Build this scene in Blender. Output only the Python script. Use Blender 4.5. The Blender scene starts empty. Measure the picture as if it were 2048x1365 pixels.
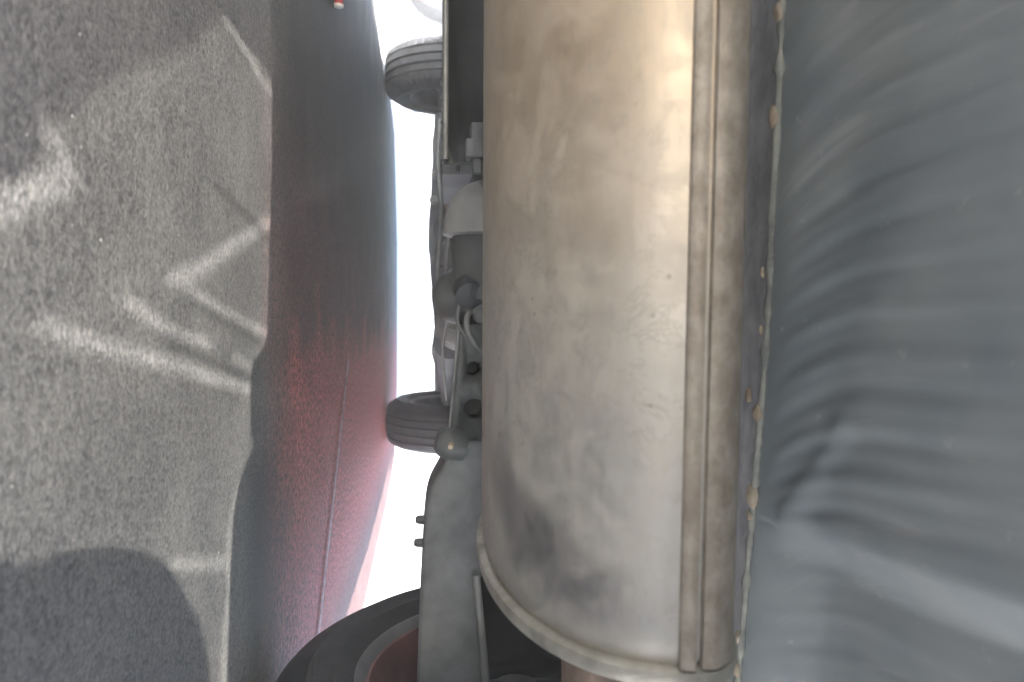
import bpy, bmesh, math, random
from mathutils import Vector, Matrix, noise
random.seed(7)
R = math.radians
sc = bpy.context.scene
col = sc.collection

# ------------------------------------------------------------------ camera
CAMZ = 0.20
PITCH = R(6.14)
FPX = 1479.0                                   # focal length in pixels of the 2048 px wide photograph
cd = bpy.data.cameras.new('camera')
cam = bpy.data.objects.new('camera', cd); col.objects.link(cam)
cd.sensor_fit = 'HORIZONTAL'; cd.sensor_width = 36.0; cd.lens = 26.0
cd.clip_start = 0.01; cd.clip_end = 3000.0
FWD = Vector((0, math.cos(PITCH), math.sin(PITCH)))
UPV = Vector((0, -math.sin(PITCH), math.cos(PITCH)))
RGT = Vector((1, 0, 0))
# the phone was held on its side: picture right = up, picture top = left
cam.matrix_world = Matrix(((UPV.x, -RGT.x, -FWD.x, 0), (UPV.y, -RGT.y, -FWD.y, 0), (UPV.z, -RGT.z, -FWD.z, CAMZ), (0, 0, 0, 1)))
cd.dof.use_dof = True; cd.dof.focus_distance = 0.85; cd.dof.aperture_fstop = 8.0
sc.camera = cam

# ------------------------------------------------------------------ sky, sun, exposure
SUN_EL = R(23.0)
TAN_EL = math.tan(SUN_EL)
w = bpy.data.worlds.new('World'); sc.world = w; w.use_nodes = True
nt = w.node_tree; nt.nodes.clear()
sky = nt.nodes.new('ShaderNodeTexSky'); sky.sky_type = 'NISHITA'; sky.sun_disc = False
sky.sun_elevation = SUN_EL; sky.sun_rotation = math.pi
sky.air_density = 1.0; sky.dust_density = 2.0; sky.ozone_density = 1.0
bg = nt.nodes.new('ShaderNodeBackground'); bg.inputs['Strength'].default_value = 0.14
wo = nt.nodes.new('ShaderNodeOutputWorld')
nt.links.new(sky.outputs[0], bg.inputs[0]); nt.links.new(bg.outputs[0], wo.inputs[0])
sd = bpy.data.lights.new('sun', 'SUN'); sd.energy = 5.0; sd.angle = R(0.4); sd.color = (1.0, 0.95, 0.87)
sun = bpy.data.objects.new('sun', sd); col.objects.link(sun)
sun.rotation_euler = (R(90) - SUN_EL, 0, 0)     # shines towards +Y, from behind the camera
sun.location = (0, -8, 6)
sc.view_settings.view_transform = 'Standard'; sc.view_settings.look = 'None'
sc.view_settings.gamma = 1.0; sc.view_settings.use_curve_mapping = False
sc.view_settings.exposure = 2.55
cy = sc.cycles
cy.use_denoising = True; cy.use_adaptive_sampling = True; cy.adaptive_threshold = 0.03
cy.max_bounces = 8; cy.diffuse_bounces = 5; cy.glossy_bounces = 4; cy.transparent_max_bounces = 12
cy.volume_bounces = 2
cy.sample_clamp_indirect = 8.0; cy.blur_glossy = 0.5

# ------------------------------------------------------------------ pixel / car frame helpers
def ray(px, py):
    return FWD + RGT*((py-682.5)/FPX) + UPV*((px-1024.0)/FPX)
CP = Vector((0, 0, CAMZ))
def at(px, py, Y):
    d = ray(px, py); return CP + d*(Y/d.y)
def atz(px, py, z=0.0):
    d = ray(px, py); return CP + d*((z-CAMZ)/d.z)
YAW = R(4.0)
ORG = Vector((-0.219, 0.85, 0))
CM = Matrix.Translation(ORG) @ Matrix.Rotation(YAW, 4, 'Z')
CMI = CM.inverted()
def C(x, y, z): return CM @ Vector((x, y, z))
def L(v): return CMI @ Vector(v)

# ------------------------------------------------------------------ materials
def mat(name, base, rough=0.6, metal=0.0, spec=0.5, var=0.0, vscale=8.0, bump=0.0, bscale=60.0, col2=None, coat=0.0):
    m = bpy.data.materials.new(name); m.use_nodes = True
    n = m.node_tree.nodes; l = m.node_tree.links
    b = n['Principled BSDF']
    b.inputs['Base Color'].default_value = (*base, 1); b.inputs['Roughness'].default_value = rough
    b.inputs['Metallic'].default_value = metal; b.inputs['Specular IOR Level'].default_value = spec
    b.inputs['Coat Weight'].default_value = coat
    tc = n.new('ShaderNodeTexCoord')
    if var > 0 or col2:
        nz = n.new('ShaderNodeTexNoise'); nz.inputs['Scale'].default_value = vscale
        nz.inputs['Detail'].default_value = 6; nz.inputs['Roughness'].default_value = 0.62
        l.new(tc.outputs['Object'], nz.inputs['Vector'])
        rp = n.new('ShaderNodeValToRGB')
        c2 = col2 or tuple(max(0, c*(1-var)) for c in base)
        c1 = base if col2 else tuple(min(1, c*(1+var)) for c in base)
        rp.color_ramp.elements[0].position = 0.36; rp.color_ramp.elements[0].color = (*c2, 1)
        rp.color_ramp.elements[1].position = 0.66; rp.color_ramp.elements[1].color = (*c1, 1)
        l.new(nz.outputs['Fac'], rp.inputs['Fac']); l.new(rp.outputs['Color'], b.inputs['Base Color'])
        mr = n.new('ShaderNodeMapRange'); mr.inputs['To Min'].default_value = min(1, rough+0.12); mr.inputs['To Max'].default_value = max(0.05, rough-0.1)
        l.new(nz.outputs['Fac'], mr.inputs['Value']); l.new(mr.outputs[0], b.inputs['Roughness'])
    if bump > 0:
        nb = n.new('ShaderNodeTexNoise'); nb.inputs['Scale'].default_value = bscale; nb.inputs['Detail'].default_value = 5
        l.new(tc.outputs['Object'], nb.inputs['Vector'])
        bp = n.new('ShaderNodeBump'); bp.inputs['Strength'].default_value = bump; bp.inputs['Distance'].default_value = 0.004
        l.new(nb.outputs['Fac'], bp.inputs['Height']); l.new(bp.outputs[0], b.inputs['Normal'])
    return m

def N(m, t, **kw):
    nd = m.node_tree.nodes.new(t)
    for k, v in kw.items():
        if k.startswith('i_'): nd.inputs[k[2:].replace('_', ' ')].default_value = v
        else: setattr(nd, k, v)
    return nd

def mathn(m, op, a, b=None, clamp=False):
    nd = N(m, 'ShaderNodeMath', operation=op); nd.use_clamp = clamp
    for i, v in enumerate((a, b)):
        if v is None: continue
        if isinstance(v, (int, float)): nd.inputs[i].default_value = v
        else: m.node_tree.links.new(v, nd.inputs[i])
    return nd.outputs[0]

def mixc(m, f, a, b):
    nd = N(m, 'ShaderNodeMix', data_type='RGBA')
    l = m.node_tree.links
    if isinstance(f, (int, float)): nd.inputs[0].default_value = f
    else: l.new(f, nd.inputs[0])
    for i, v in ((6, a), (7, b)):
        if isinstance(v, tuple): nd.inputs[i].default_value = (*v, 1)
        else: l.new(v, nd.inputs[i])
    return nd.outputs[2]

def smooth(m, v, lo, hi):
    nd = N(m, 'ShaderNodeMapRange', interpolation_type='SMOOTHSTEP'); nd.clamp = True
    nd.inputs['From Min'].default_value = lo; nd.inputs['From Max'].default_value = hi
    m.node_tree.links.new(v, nd.inputs['Value']); return nd.outputs[0]

def noisen(m, vec, scale, detail=4.0, rough=0.6, dist=0.0):
    nd = N(m, 'ShaderNodeTexNoise'); nd.inputs['Scale'].default_value = scale; nd.inputs['Detail'].default_value = detail
    nd.inputs['Roughness'].default_value = rough; nd.inputs['Distortion'].default_value = dist
    m.node_tree.links.new(vec, nd.inputs['Vector']); return nd.outputs['Fac']

def asphalt_material():
    m = bpy.data.materials.new('asphalt'); m.use_nodes = True
    l = m.node_tree.links; b = m.node_tree.nodes['Principled BSDF']
    tc = N(m, 'ShaderNodeTexCoord'); P = tc.outputs['Object']
    sx = N(m, 'ShaderNodeSeparateXYZ'); l.new(P, sx.inputs[0]); X, Y = sx.outputs[0], sx.outputs[1]
    vo = N(m, 'ShaderNodeTexVoronoi'); vo.inputs['Scale'].default_value = 300; l.new(P, vo.inputs['Vector'])
    wn = N(m, 'ShaderNodeTexWhiteNoise', noise_dimensions='3D'); l.new(vo.outputs['Position'], wn.inputs['Vector'])
    fine = noisen(m, P, 300, 2, 0.7); big = noisen(m, P, 7, 4, 0.62)
    mid = noisen(m, P, 105, 3, 0.7)
    grit = mathn(m, 'ADD', mathn(m, 'MULTIPLY', fine, 0.62), mathn(m, 'MULTIPLY', mid, 0.38))
    g = smooth(m, grit, 0.36, 0.64)
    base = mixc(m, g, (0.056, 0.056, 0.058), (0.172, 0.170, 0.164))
    stone = smooth(m, wn.outputs['Value'], 0.90, 1.0)
    base = mixc(m, mathn(m, 'MULTIPLY', stone, 0.4), base, (0.25, 0.245, 0.235))
    pit = smooth(m, wn.outputs['Value'], 0.17, 0.07)
    base = mixc(m, mathn(m, 'MULTIPLY', pit, 0.55), base, (0.018, 0.018, 0.019))
    patch = smooth(m, big, 0.36, 0.66)
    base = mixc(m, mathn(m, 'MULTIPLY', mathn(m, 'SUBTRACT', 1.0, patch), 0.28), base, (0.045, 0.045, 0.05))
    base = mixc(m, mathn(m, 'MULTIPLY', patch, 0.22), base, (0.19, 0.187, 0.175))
    # the car's shade, darkened into the ground colour
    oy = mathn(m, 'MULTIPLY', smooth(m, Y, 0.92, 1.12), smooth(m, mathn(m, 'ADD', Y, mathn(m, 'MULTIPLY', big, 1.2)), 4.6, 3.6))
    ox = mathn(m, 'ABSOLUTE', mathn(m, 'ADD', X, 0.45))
    shade_tone = mathn(m, 'MULTIPLY', oy, smooth(m, mathn(m, 'ADD', ox, mathn(m, 'MULTIPLY', big, 0.3)), 0.85, 0.55))
    shade_tone2 = mathn(m, 'MULTIPLY', mathn(m, 'MULTIPLY', smooth(m, Y, 0.80, 0.88), smooth(m, mathn(m, 'ADD', Y, mathn(m, 'MULTIPLY', big, 0.4)), 1.55, 1.15)), smooth(m, X, 0.10, 0.18))
    shade_tone = mathn(m, 'MAXIMUM', shade_tone, shade_tone2)
    base = mixc(m, mathn(m, 'MULTIPLY', shade_tone, 0.72), base, (0.014, 0.0135, 0.014))
    # reflected red light painted into the ground colour on the right hand side
    edge = mathn(m, 'ADD', X, mathn(m, 'MULTIPLY', mathn(m, 'SUBTRACT', big, 0.5), 0.35))
    edge = mathn(m, 'ADD', edge, mathn(m, 'MULTIPLY', mathn(m, 'SUBTRACT', Y, 1.5), 0.02))
    red = smooth(m, edge, -0.14, 0.14)
    red = mathn(m, 'MULTIPLY', red, smooth(m, mathn(m, 'ADD', Y, mathn(m, 'MULTIPLY', mathn(m, 'SUBTRACT', big, 0.5), 0.25)), 0.88, 1.16))
    red = mathn(m, 'MULTIPLY', red, smooth(m, mathn(m, 'ADD', X, mathn(m, 'MULTIPLY', mathn(m, 'SUBTRACT', mid, 0.5), 0.3)), 0.70, 0.42))
    faint = mathn(m, 'MULTIPLY', smooth(m, edge, -0.5, 0.1), 0.25)
    faint = mathn(m, 'MULTIPLY', faint, smooth(m, Y, 0.86, 1.0))
    red = mathn(m, 'MAXIMUM', red, faint)
    gr2 = smooth(m, mid, 0.42, 0.58)
    redc = mixc(m, mathn(m, 'MULTIPLY', mathn(m, 'ADD', g, gr2), 0.5), (0.20, 0.035, 0.03), (0.78, 0.20, 0.17))
    redc = mixc(m, mathn(m, 'MULTIPLY', mathn(m, 'MAXIMUM', pit, smooth(m, mid, 0.44, 0.36)), 0.75), redc, (0.06, 0.02, 0.022))
    base = mixc(m, mathn(m, 'MULTIPLY', red, 0.92), base, redc)
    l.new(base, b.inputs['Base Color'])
    b.inputs['Roughness'].default_value = 0.72; b.inputs['Specular IOR Level'].default_value = 0.45
    h = mathn(m, 'ADD', grit, mathn(m, 'MULTIPLY', vo.outputs['Distance'], -0.9))
    h = mathn(m, 'SUBTRACT', h, mathn(m, 'MULTIPLY', pit, 0.5))
    bp = N(m, 'ShaderNodeBump'); bp.inputs['Strength'].default_value = 0.45; bp.inputs['Distance'].default_value = 0.0014
    l.new(h, bp.inputs['Height']); l.new(bp.outputs[0], b.inputs['Normal'])
    return m

def muffler_material():
    m = bpy.data.materials.new('muffler steel'); m.use_nodes = True
    l = m.node_tree.links; b = m.node_tree.nodes['Principled BSDF']
    tc = N(m, 'ShaderNodeTexCoord'); P = tc.outputs['Object']
    sx = N(m, 'ShaderNodeSeparateXYZ'); l.new(P, sx.inputs[0])
    mp = N(m, 'ShaderNodeMapping'); mp.inputs['Scale'].default_value = (1, 5, 5); l.new(P, mp.inputs['Vector'])
    sw = noisen(m, P, 26, 5, 0.7, 0.35); big = noisen(m, P, 6.5, 5, 0.6, 0.4); fine = noisen(m, P, 90, 4, 0.6)
    brush = noisen(m, mp.outputs[0], 45, 3, 0.6)
    heat = smooth(m, mathn(m, 'ADD', sx.outputs[0], mathn(m, 'MULTIPLY', mathn(m, 'SUBTRACT', big, 0.5), 0.22)), 0.07, -0.20)
    base = mixc(m, heat, (0.51, 0.50, 0.475), (0.56, 0.45, 0.33))
    base = mixc(m, mathn(m, 'MULTIPLY', smooth(m, brush, 0.3, 0.7), 0.25), base, (0.42, 0.385, 0.33))
    dust = mathn(m, 'MULTIPLY', smooth(m, sw, 0.32, 0.74), 0.5)
    base = mixc(m, dust, base, (0.43, 0.39, 0.335))
    vein = mathn(m, 'MULTIPLY', smooth(m, mathn(m, 'ABSOLUTE', mathn(m, 'SUBTRACT', sw, 0.5)), 0.03, 0.0), mathn(m, 'MULTIPLY', smooth(m, big, 0.44, 0.6), 0.28))
    base = mixc(m, vein, base, (0.24, 0.21, 0.18))
    low = smooth(m, mathn(m, 'ADD', sx.outputs[1], mathn(m, 'MULTIPLY', sw, 0.10)), 0.55, 0.66)
    base = mixc(m, mathn(m, 'MULTIPLY', low, 0.5), base, (0.30, 0.29, 0.25))
    base = mixc(m, mathn(m, 'MULTIPLY', smooth(m, fine, 0.55, 0.75), 0.25), base, (0.30, 0.26, 0.21))
    # oily smudge wiped across the shell near its right end
    cxx = mathn(m, 'SUBTRACT', sx.outputs[0], 0.118); cyy = mathn(m, 'SUBTRACT', sx.outputs[1], 0.465)
    along = mathn(m, 'ADD', mathn(m, 'MULTIPLY', cxx, 0.9), mathn(m, 'MULTIPLY', cyy, 0.42))
    e = mathn(m, 'ADD', mathn(m, 'POWER', mathn(m, 'DIVIDE', along, 0.030), 2.0), mathn(m, 'POWER', mathn(m, 'DIVIDE', cyy, 0.075), 2.0))
    e = mathn(m, 'ADD', e, mathn(m, 'MULTIPLY', mathn(m, 'SUBTRACT', sw, 0.5), 1.6))
    smu = mathn(m, 'MULTIPLY', smooth(m, e, 1.5, 0.0), 0.75)
    base = mixc(m, smu, base, (0.20, 0.19, 0.20))
    sp = N(m, 'ShaderNodeTexVoronoi'); sp.inputs['Scale'].default_value = 60; l.new(P, sp.inputs['Vector'])
    spot = mathn(m, 'MULTIPLY', smooth(m, sp.outputs['Distance'], 0.13, 0.05), smooth(m, big, 0.5, 0.56))
    base = mixc(m, mathn(m, 'MULTIPLY', spot, 0.5), base, (0.25, 0.21, 0.17))
    l.new(base, b.inputs['Base Color'])
    met = mathn(m, 'SUBTRACT', 0.80, mathn(m, 'MULTIPLY', dust, 0.75)); l.new(met, b.inputs['Metallic'])
    ro = mathn(m, 'ADD', 0.43, mathn(m, 'MULTIPLY', sw, 0.16)); ro = mathn(m, 'ADD', ro, mathn(m, 'MULTIPLY', dust, 0.2)); l.new(ro, b.inputs['Roughness'])
    hh = mathn(m, 'ADD', mathn(m, 'MULTIPLY', big, 0.25), mathn(m, 'ADD', mathn(m, 'MULTIPLY', sw, 0.12), mathn(m, 'MULTIPLY', brush, 0.05)))
    bp = N(m, 'ShaderNodeBump'); bp.inputs['Strength'].default_value = 0.35; bp.inputs['Distance'].default_value = 0.006
    l.new(hh, bp.inputs['Height']); l.new(bp.outputs[0], b.inputs['Normal'])
    return m

M = {
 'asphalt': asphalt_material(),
 'sunlit_ground': mat('pale sunlit ground', (0.76, 0.75, 0.73), 0.8, var=0.05, vscale=1.5, bump=0.2, bscale=40),
 'paint_line': mat('worn white line paint', (0.55, 0.46, 0.45), 0.7, col2=(0.26, 0.13, 0.13), vscale=75, bump=0.3, bscale=300),
 'muffler': muffler_material(),
 'seam': mat('dusty steel seam', (0.38, 0.34, 0.29), 0.6, 0.3, col2=(0.24, 0.205, 0.165), vscale=60, bump=0.5, bscale=120),
 'ring': mat('muffler end ring', (0.58, 0.56, 0.49), 0.42, 0.65, col2=(0.33, 0.31, 0.27), vscale=34, bump=0.25, bscale=90),
 'pipe': mat('tan heat stained pipe', (0.36, 0.27, 0.21), 0.5, 0.6, col2=(0.20, 0.15, 0.12), vscale=24),
 'tyre': mat('tyre rubber', (0.035, 0.036, 0.041), 0.7, col2=(0.020, 0.021, 0.024), vscale=20, bump=0.15, bscale=200, spec=0.4),
 'tyre_hazed': mat('glare-washed tyre rubber', (0.085, 0.09, 0.098), 0.85, col2=(0.05, 0.054, 0.06), vscale=16, bump=0.15, bscale=200),  # washed-out glare painted into the rubber colour
 'rim': mat('rim steel', (0.22, 0.22, 0.23), 0.42, 0.5, var=0.2, vscale=12),
 'rim_dark': mat('dark wheel barrel', (0.10, 0.105, 0.115), 0.55, 0.2, var=0.3, vscale=14),
 'beam': mat('painted axle steel', (0.115, 0.125, 0.125), 0.5, 0.15, col2=(0.07, 0.078, 0.08), vscale=9, bump=0.2, bscale=70),
 'arm': mat('dusty painted arm', (0.17, 0.183, 0.19), 0.6, 0.1, col2=(0.085, 0.092, 0.095), vscale=16, bump=0.25, bscale=60),
 'barrel': mat('red-lit wheel barrel', (0.15, 0.06, 0.057), 0.6, 0.1, col2=(0.06, 0.03, 0.03), vscale=12),  # reflected red light painted into the barrel colour
 'beam_lip': mat('worn steel edge', (0.25, 0.255, 0.25), 0.5, 0.35, var=0.3, vscale=25),
 'grey': mat('dull grey casting', (0.27, 0.275, 0.27), 0.58, 0.2, col2=(0.17, 0.175, 0.175), vscale=14, bump=0.2, bscale=80),
 'bushing': mat('dusty grey dome', (0.34, 0.345, 0.345), 0.5, 0.2, col2=(0.22, 0.225, 0.225), vscale=10),
 'under': mat('black underbody plastic', (0.055, 0.06, 0.068), 0.55, col2=(0.03, 0.033, 0.038), vscale=7, bump=0.2, bscale=50),
 'tray': mat('dusty plastic tray', (0.20, 0.215, 0.23), 0.6, col2=(0.13, 0.14, 0.155), vscale=6, bump=0.2, bscale=40),
 'lit_wall': mat('light-painted pan wall', (0.85, 0.87, 0.90), 0.5, 0.0, col2=(0.5, 0.52, 0.57), vscale=22, bump=0.6, bscale=45),  # light missing above the muffler painted into this extra pale wall colour
 'sealant': mat('sealant bead', (0.44, 0.45, 0.40), 0.7, col2=(0.22, 0.23, 0.22), vscale=45, bump=0.4, bscale=60),
 'blob': mat('dried sealant blob', (0.60, 0.52, 0.40), 0.7, col2=(0.38, 0.30, 0.22), vscale=40),
 'void': mat('dark gap shade', (0.035, 0.037, 0.042), 0.6, var=0.3, vscale=10),
 'body': mat('silver car paint', (0.55, 0.56, 0.58), 0.3, 0.3, var=0.05, vscale=3, coat=0.6),
 'bumper': mat('grey bumper plastic', (0.20, 0.205, 0.21), 0.5, var=0.1, vscale=8),
 'glass': mat('car glass', (0.02, 0.024, 0.026), 0.06, spec=0.6, var=0.1),
 'lamp_red': mat('red lamp lens', (0.45, 0.02, 0.02), 0.2, var=0.1),
 'lamp_clear': mat('clear lamp lens', (0.7, 0.72, 0.74), 0.15, var=0.05),
 'white_body': mat('pale silver car paint', (0.62, 0.64, 0.68), 0.3, var=0.03, vscale=3, coat=0.5),
 'red_plastic': mat('red plastic', (0.50, 0.05, 0.06), 0.4, var=0.15, vscale=30),
 'pale_plastic': mat('pale plastic', (0.7, 0.66, 0.63), 0.4, var=0.1, vscale=30),
 'caster': mat('dark unseen shade caster', (0.05, 0.055, 0.075), 0.85, var=0.3, vscale=30, bump=0.4, bscale=300),
 'grit': mat('pale grit', (0.20, 0.195, 0.185), 0.8, col2=(0.08, 0.08, 0.08), vscale=30),
 'pole': mat('pale painted pole', (0.62, 0.63, 0.65), 0.5, var=0.1, vscale=5),
 'render': mat('pale rendered wall', (0.74, 0.73, 0.70), 0.85, var=0.05, vscale=1.2, bump=0.2, bscale=30),
}
def tinted(name, t, c=(1, 1, 1)):
    m = bpy.data.materials.new(name); m.use_nodes = True
    n = m.node_tree.nodes; l = m.node_tree.links; n.clear()
    o = n.new('ShaderNodeOutputMaterial'); mx = n.new('ShaderNodeMixShader'); mx.inputs[0].default_value = 0.05
    tr = n.new('ShaderNodeBsdfTransparent'); gl = n.new('ShaderNodeBsdfGlossy'); gl.inputs['Roughness'].default_value = 0.08
    tc = n.new('ShaderNodeTexCoord'); nz = n.new('ShaderNodeTexNoise'); nz.inputs['Scale'].default_value = 9; nz.inputs['Detail'].default_value = 3
    l.new(tc.outputs['Object'], nz.inputs['Vector'])
    rp = n.new('ShaderNodeValToRGB')
    rp.color_ramp.elements[0].position = 0.35; rp.color_ramp.elements[1].position = 0.68
    s = t
    rp.color_ramp.elements[0].color = (c[0]*s*0.86, c[1]*s*0.86, c[2]*s*0.86, 1); rp.color_ramp.elements[1].color = (min(1, c[0]*s*1.12), min(1, c[1]*s*1.12), min(1, c[2]*s*1.12), 1)
    l.new(nz.outputs['Fac'], rp.inputs['Fac']); l.new(rp.outputs[0], tr.inputs[0])
    l.new(tr.outputs[0], mx.inputs[1]); l.new(gl.outputs[0], mx.inputs[2]); l.new(mx.outputs[0], o.inputs[0])
    return m
def pan_material():
    m = bpy.data.materials.new('coated floor pan'); m.use_nodes = True
    l = m.node_tree.links; b = m.node_tree.nodes['Principled BSDF']
    tc = N(m, 'ShaderNodeTexCoord'); P = tc.outputs['Object']
    sx = N(m, 'ShaderNodeSeparateXYZ'); l.new(P, sx.inputs[0])
    near = mathn(m, 'MAXIMUM', mathn(m, 'SUBTRACT', sx.outputs[1], 0.445), 0.0)
    xx = mathn(m, 'SUBTRACT', sx.outputs[0], mathn(m, 'MULTIPLY', mathn(m, 'MULTIPLY', near, near), 3.6))
    cb = N(m, 'ShaderNodeCombineXYZ'); l.new(xx, cb.inputs[0]); l.new(sx.outputs[1], cb.inputs[1])
    mp = N(m, 'ShaderNodeMapping'); mp.inputs['Scale'].default_value = (1.0, 0.10, 0.10); l.new(cb.outputs[0], mp.inputs['Vector'])
    sc_ = noisen(m, mp.outputs[0], 70, 4, 0.65, 0.2); big = noisen(m, P, 5, 3, 0.6); fine = noisen(m, P, 60, 3, 0.6)
    base = mixc(m, smooth(m, big, 0.35, 0.68), (0.26, 0.30, 0.325), (0.37, 0.40, 0.41))
    base = mixc(m, mathn(m, 'MULTIPLY', smooth(m, sc_, 0.54, 0.70), mathn(m, 'MULTIPLY', smooth(m, big, 0.42, 0.58), 0.5)), base, (0.48, 0.49, 0.49))
    base = mixc(m, mathn(m, 'MULTIPLY', smooth(m, fine, 0.66, 0.76), 0.5), base, (0.52, 0.52, 0.50))
    l.new(base, b.inputs['Base Color']); b.inputs['Roughness'].default_value = 0.42; b.inputs['Specular IOR Level'].default_value = 0.55
    return m
M['pan'] = pan_material()
M['tint'] = tinted('tinted clear sheet', 0.40)
M['tint_dark'] = tinted('violet streak mask film', 0.32, (0.93, 0.88, 1.0))
M['tint_strip'] = tinted('grey film strip', 0.5)

# ------------------------------------------------------------------ mesh helpers (all in world metres)
def link(name, bm, m, parent=None, smoothit=True, ang=40, recalc=True):
    me = bpy.data.meshes.new(name)
    if recalc: bmesh.ops.recalc_face_normals(bm, faces=bm.faces)
    for f in bm.faces: f.smooth = smoothit
    bm.to_mesh(me); bm.free()
    if smoothit:
        try: me.set_sharp_from_angle(angle=R(ang))
        except Exception: pass
    me.materials.append(M[m] if isinstance(m, str) else m)
    o = bpy.data.objects.new(name, me); col.objects.link(o)
    if parent is not None:
        o.parent = parent
        o.matrix_parent_inverse = world_of(parent).inverted()
    return o
def world_of(o):
    mw = o.matrix_basis.copy()
    if o.parent is not None: mw = world_of(o.parent) @ o.matrix_parent_inverse @ mw
    return mw
def empty(name, loc, rz=0.0):
    o = bpy.data.objects.new(name, None); col.objects.link(o)
    o.location = loc; o.rotation_euler = (0, 0, rz); o.empty_display_size = 0.1; return o
def tag(o, label=None, cat=None, group=None, kind=None):
    if label: o['label'] = label
    if cat: o['category'] = cat
    if group: o['group'] = group
    if kind: o['kind'] = kind
    return o
def box(bm, cen, size, mx=None, bev=0.0):
    r = bmesh.ops.create_cube(bm, size=1.0)
    vs = r['verts']
    T = Matrix.Translation(Vector(cen)) @ (mx or Matrix()) @ Matrix.Diagonal((*size, 1))
    bmesh.ops.transform(bm, matrix=T, verts=vs)
    if bev > 0:
        es = list({e for v in vs for e in v.link_edges})
        bmesh.ops.bevel(bm, geom=es, offset=bev, segments=2, affect='EDGES', profile=0.5)
def sst(a, b, x):
    t = max(0, min(1, (x-a)/(b-a))); return t*t*(3-2*t)
CARROT = Matrix.Rotation(YAW, 4, 'Z')
def grid(bm, rows, close_u=False, close_v=False):
    vv = [[bm.verts.new(p) for p in r] for r in rows]
    nu, nv = len(vv), len(vv[0])
    for i in range(nu if close_u else nu-1):
        for j in range(nv if close_v else nv-1):
            a, b, c, d = vv[i][j], vv[(i+1) % nu][j], vv[(i+1) % nu][(j+1) % nv], vv[i][(j+1) % nv]
            try: bm.faces.new((a, b, c, d))
            except ValueError: pass
    return vv
def lathe(bm, prof, cen, axis, seg=48, cap0=False, cap1=False, rmod=None):
    """prof: list of (radius, distance along axis)"""
    ax = Vector(axis).normalized()
    u = ax.orthogonal().normalized(); v = ax.cross(u)
    cen = Vector(cen); rows = []
    for k in range(seg):
        a = 2*math.pi*k/seg; d = u*math.cos(a) + v*math.sin(a)
        rows.append([cen + ax*t + d*(r if rmod is None else rmod(r, i, k)) for i, (r, t) in enumerate(prof)])
    vv = grid(bm, rows, close_u=True)
    if cap0: bm.faces.new([vv[k][0] for k in range(seg)])
    if cap1: bm.faces.new([vv[k][-1] for k in range(seg)][::-1])
def tube(bm, pts, r, seg=16, cap=True):
    pts = [Vector(p) for p in pts]; rows = []
    up = None
    for i, p in enumerate(pts):
        t = (pts[min(i+1, len(pts)-1)] - pts[max(i-1, 0)]).normalized()
        if up is None: up = t.orthogonal().normalized()
        up = (up - t*up.dot(t)).normalized(); s = t.cross(up)
        rr = r[i] if isinstance(r, (list, tuple)) else r
        rows.append([p + (up*math.cos(2*math.pi*k/seg) + s*math.sin(2*math.pi*k/seg))*rr for k in range(seg)])
    vv = grid(bm, rows, close_v=True)
    if cap:
        bm.faces.new(vv[0]); bm.faces.new(vv[-1][::-1])
def curve(pts, n=8):
    """Catmull-Rom through the points"""
    P = [Vector(p) for p in pts]; P = [P[0]*2-P[1]] + P + [P[-1]*2-P[-2]]; out = []
    for i in range(1, len(P)-2):
        for k in range(n):
            t = k/n; a, b, c, d = P[i-1:i+3]
            out.append(0.5*((2*b) + (c-a)*t + (2*a-5*b+4*c-d)*t*t + (3*b-a-3*c+d)*t**3))
    out.append(P[-2]); return out
def prism(bm, poly, off, bev=0.0):
    """closed prism from a polygon of world points, swept by off"""
    off = Vector(off)
    a = [bm.verts.new(p) for p in poly]; b = [bm.verts.new(Vector(p)+off) for p in poly]
    n = len(a); bm.faces.new(a); bm.faces.new(b[::-1])
    for i in range(n): bm.faces.new((a[i], b[i], b[(i+1) % n], a[(i+1) % n]))
    if bev > 0:
        bmesh.ops.recalc_face_normals(bm, faces=bm.faces)
        bmesh.ops.bevel(bm, geom=list(bm.edges), offset=bev, segments=2, affect='EDGES', profile=0.5)

# ------------------------------------------------------------------ the setting
def sheet(name, pts, z, m, kind='structure', parent=None):
    bm = bmesh.new(); bm.faces.new([bm.verts.new((p[0], p[1], z)) for p in pts])
    o = link(name, bm, m, parent, smoothit=False); o['kind'] = kind; return o
sheet('ground', [(-1200, -1200), (1200, -1200), (1200, 1200), (-1200, 1200)], -0.008, 'sunlit_ground')  # sunlit glare outside the shade put into this pale ground colour
asphalt_outline = [atz(738, -60), atz(756, 60), atz(769, 160), (-1.20, 3.30), (-1.10, 3.95), (-0.55, 4.25), (0.25, 4.25), (0.62, 4.0), atz(775, 1000), atz(752, 1100), atz(728, 1210)]  # dark asphalt cut to the outline of the car's shade
asphalt_outline = [(p[0], p[1]) for p in asphalt_outline] + [(0.80, 1.9), (0.80, 1.2), (1.1, -3.2), (-1.5, -3.2), (-1.5, 1.8)]
sheet('shade_cut_asphalt', asphalt_outline, 0.0, 'asphalt')
def strip(name, a, b, wd, z=0.004):
    a = Vector(a); b = Vector(b); d = (b-a).normalized(); s = Vector((-d.y, d.x, 0))*wd/2
    return sheet(name, [a-s, b-s, b+s, a+s], z, 'paint_line')
strip('painted_line', atz(694, 720), atz(630, 1300), 0.016)

# ------------------------------------------------------------------ the parked car seen from below
car = empty('parked_car', ORG, YAW)
tag(car, 'parked car seen from underneath, its big steel muffler in the middle', 'car')

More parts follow.
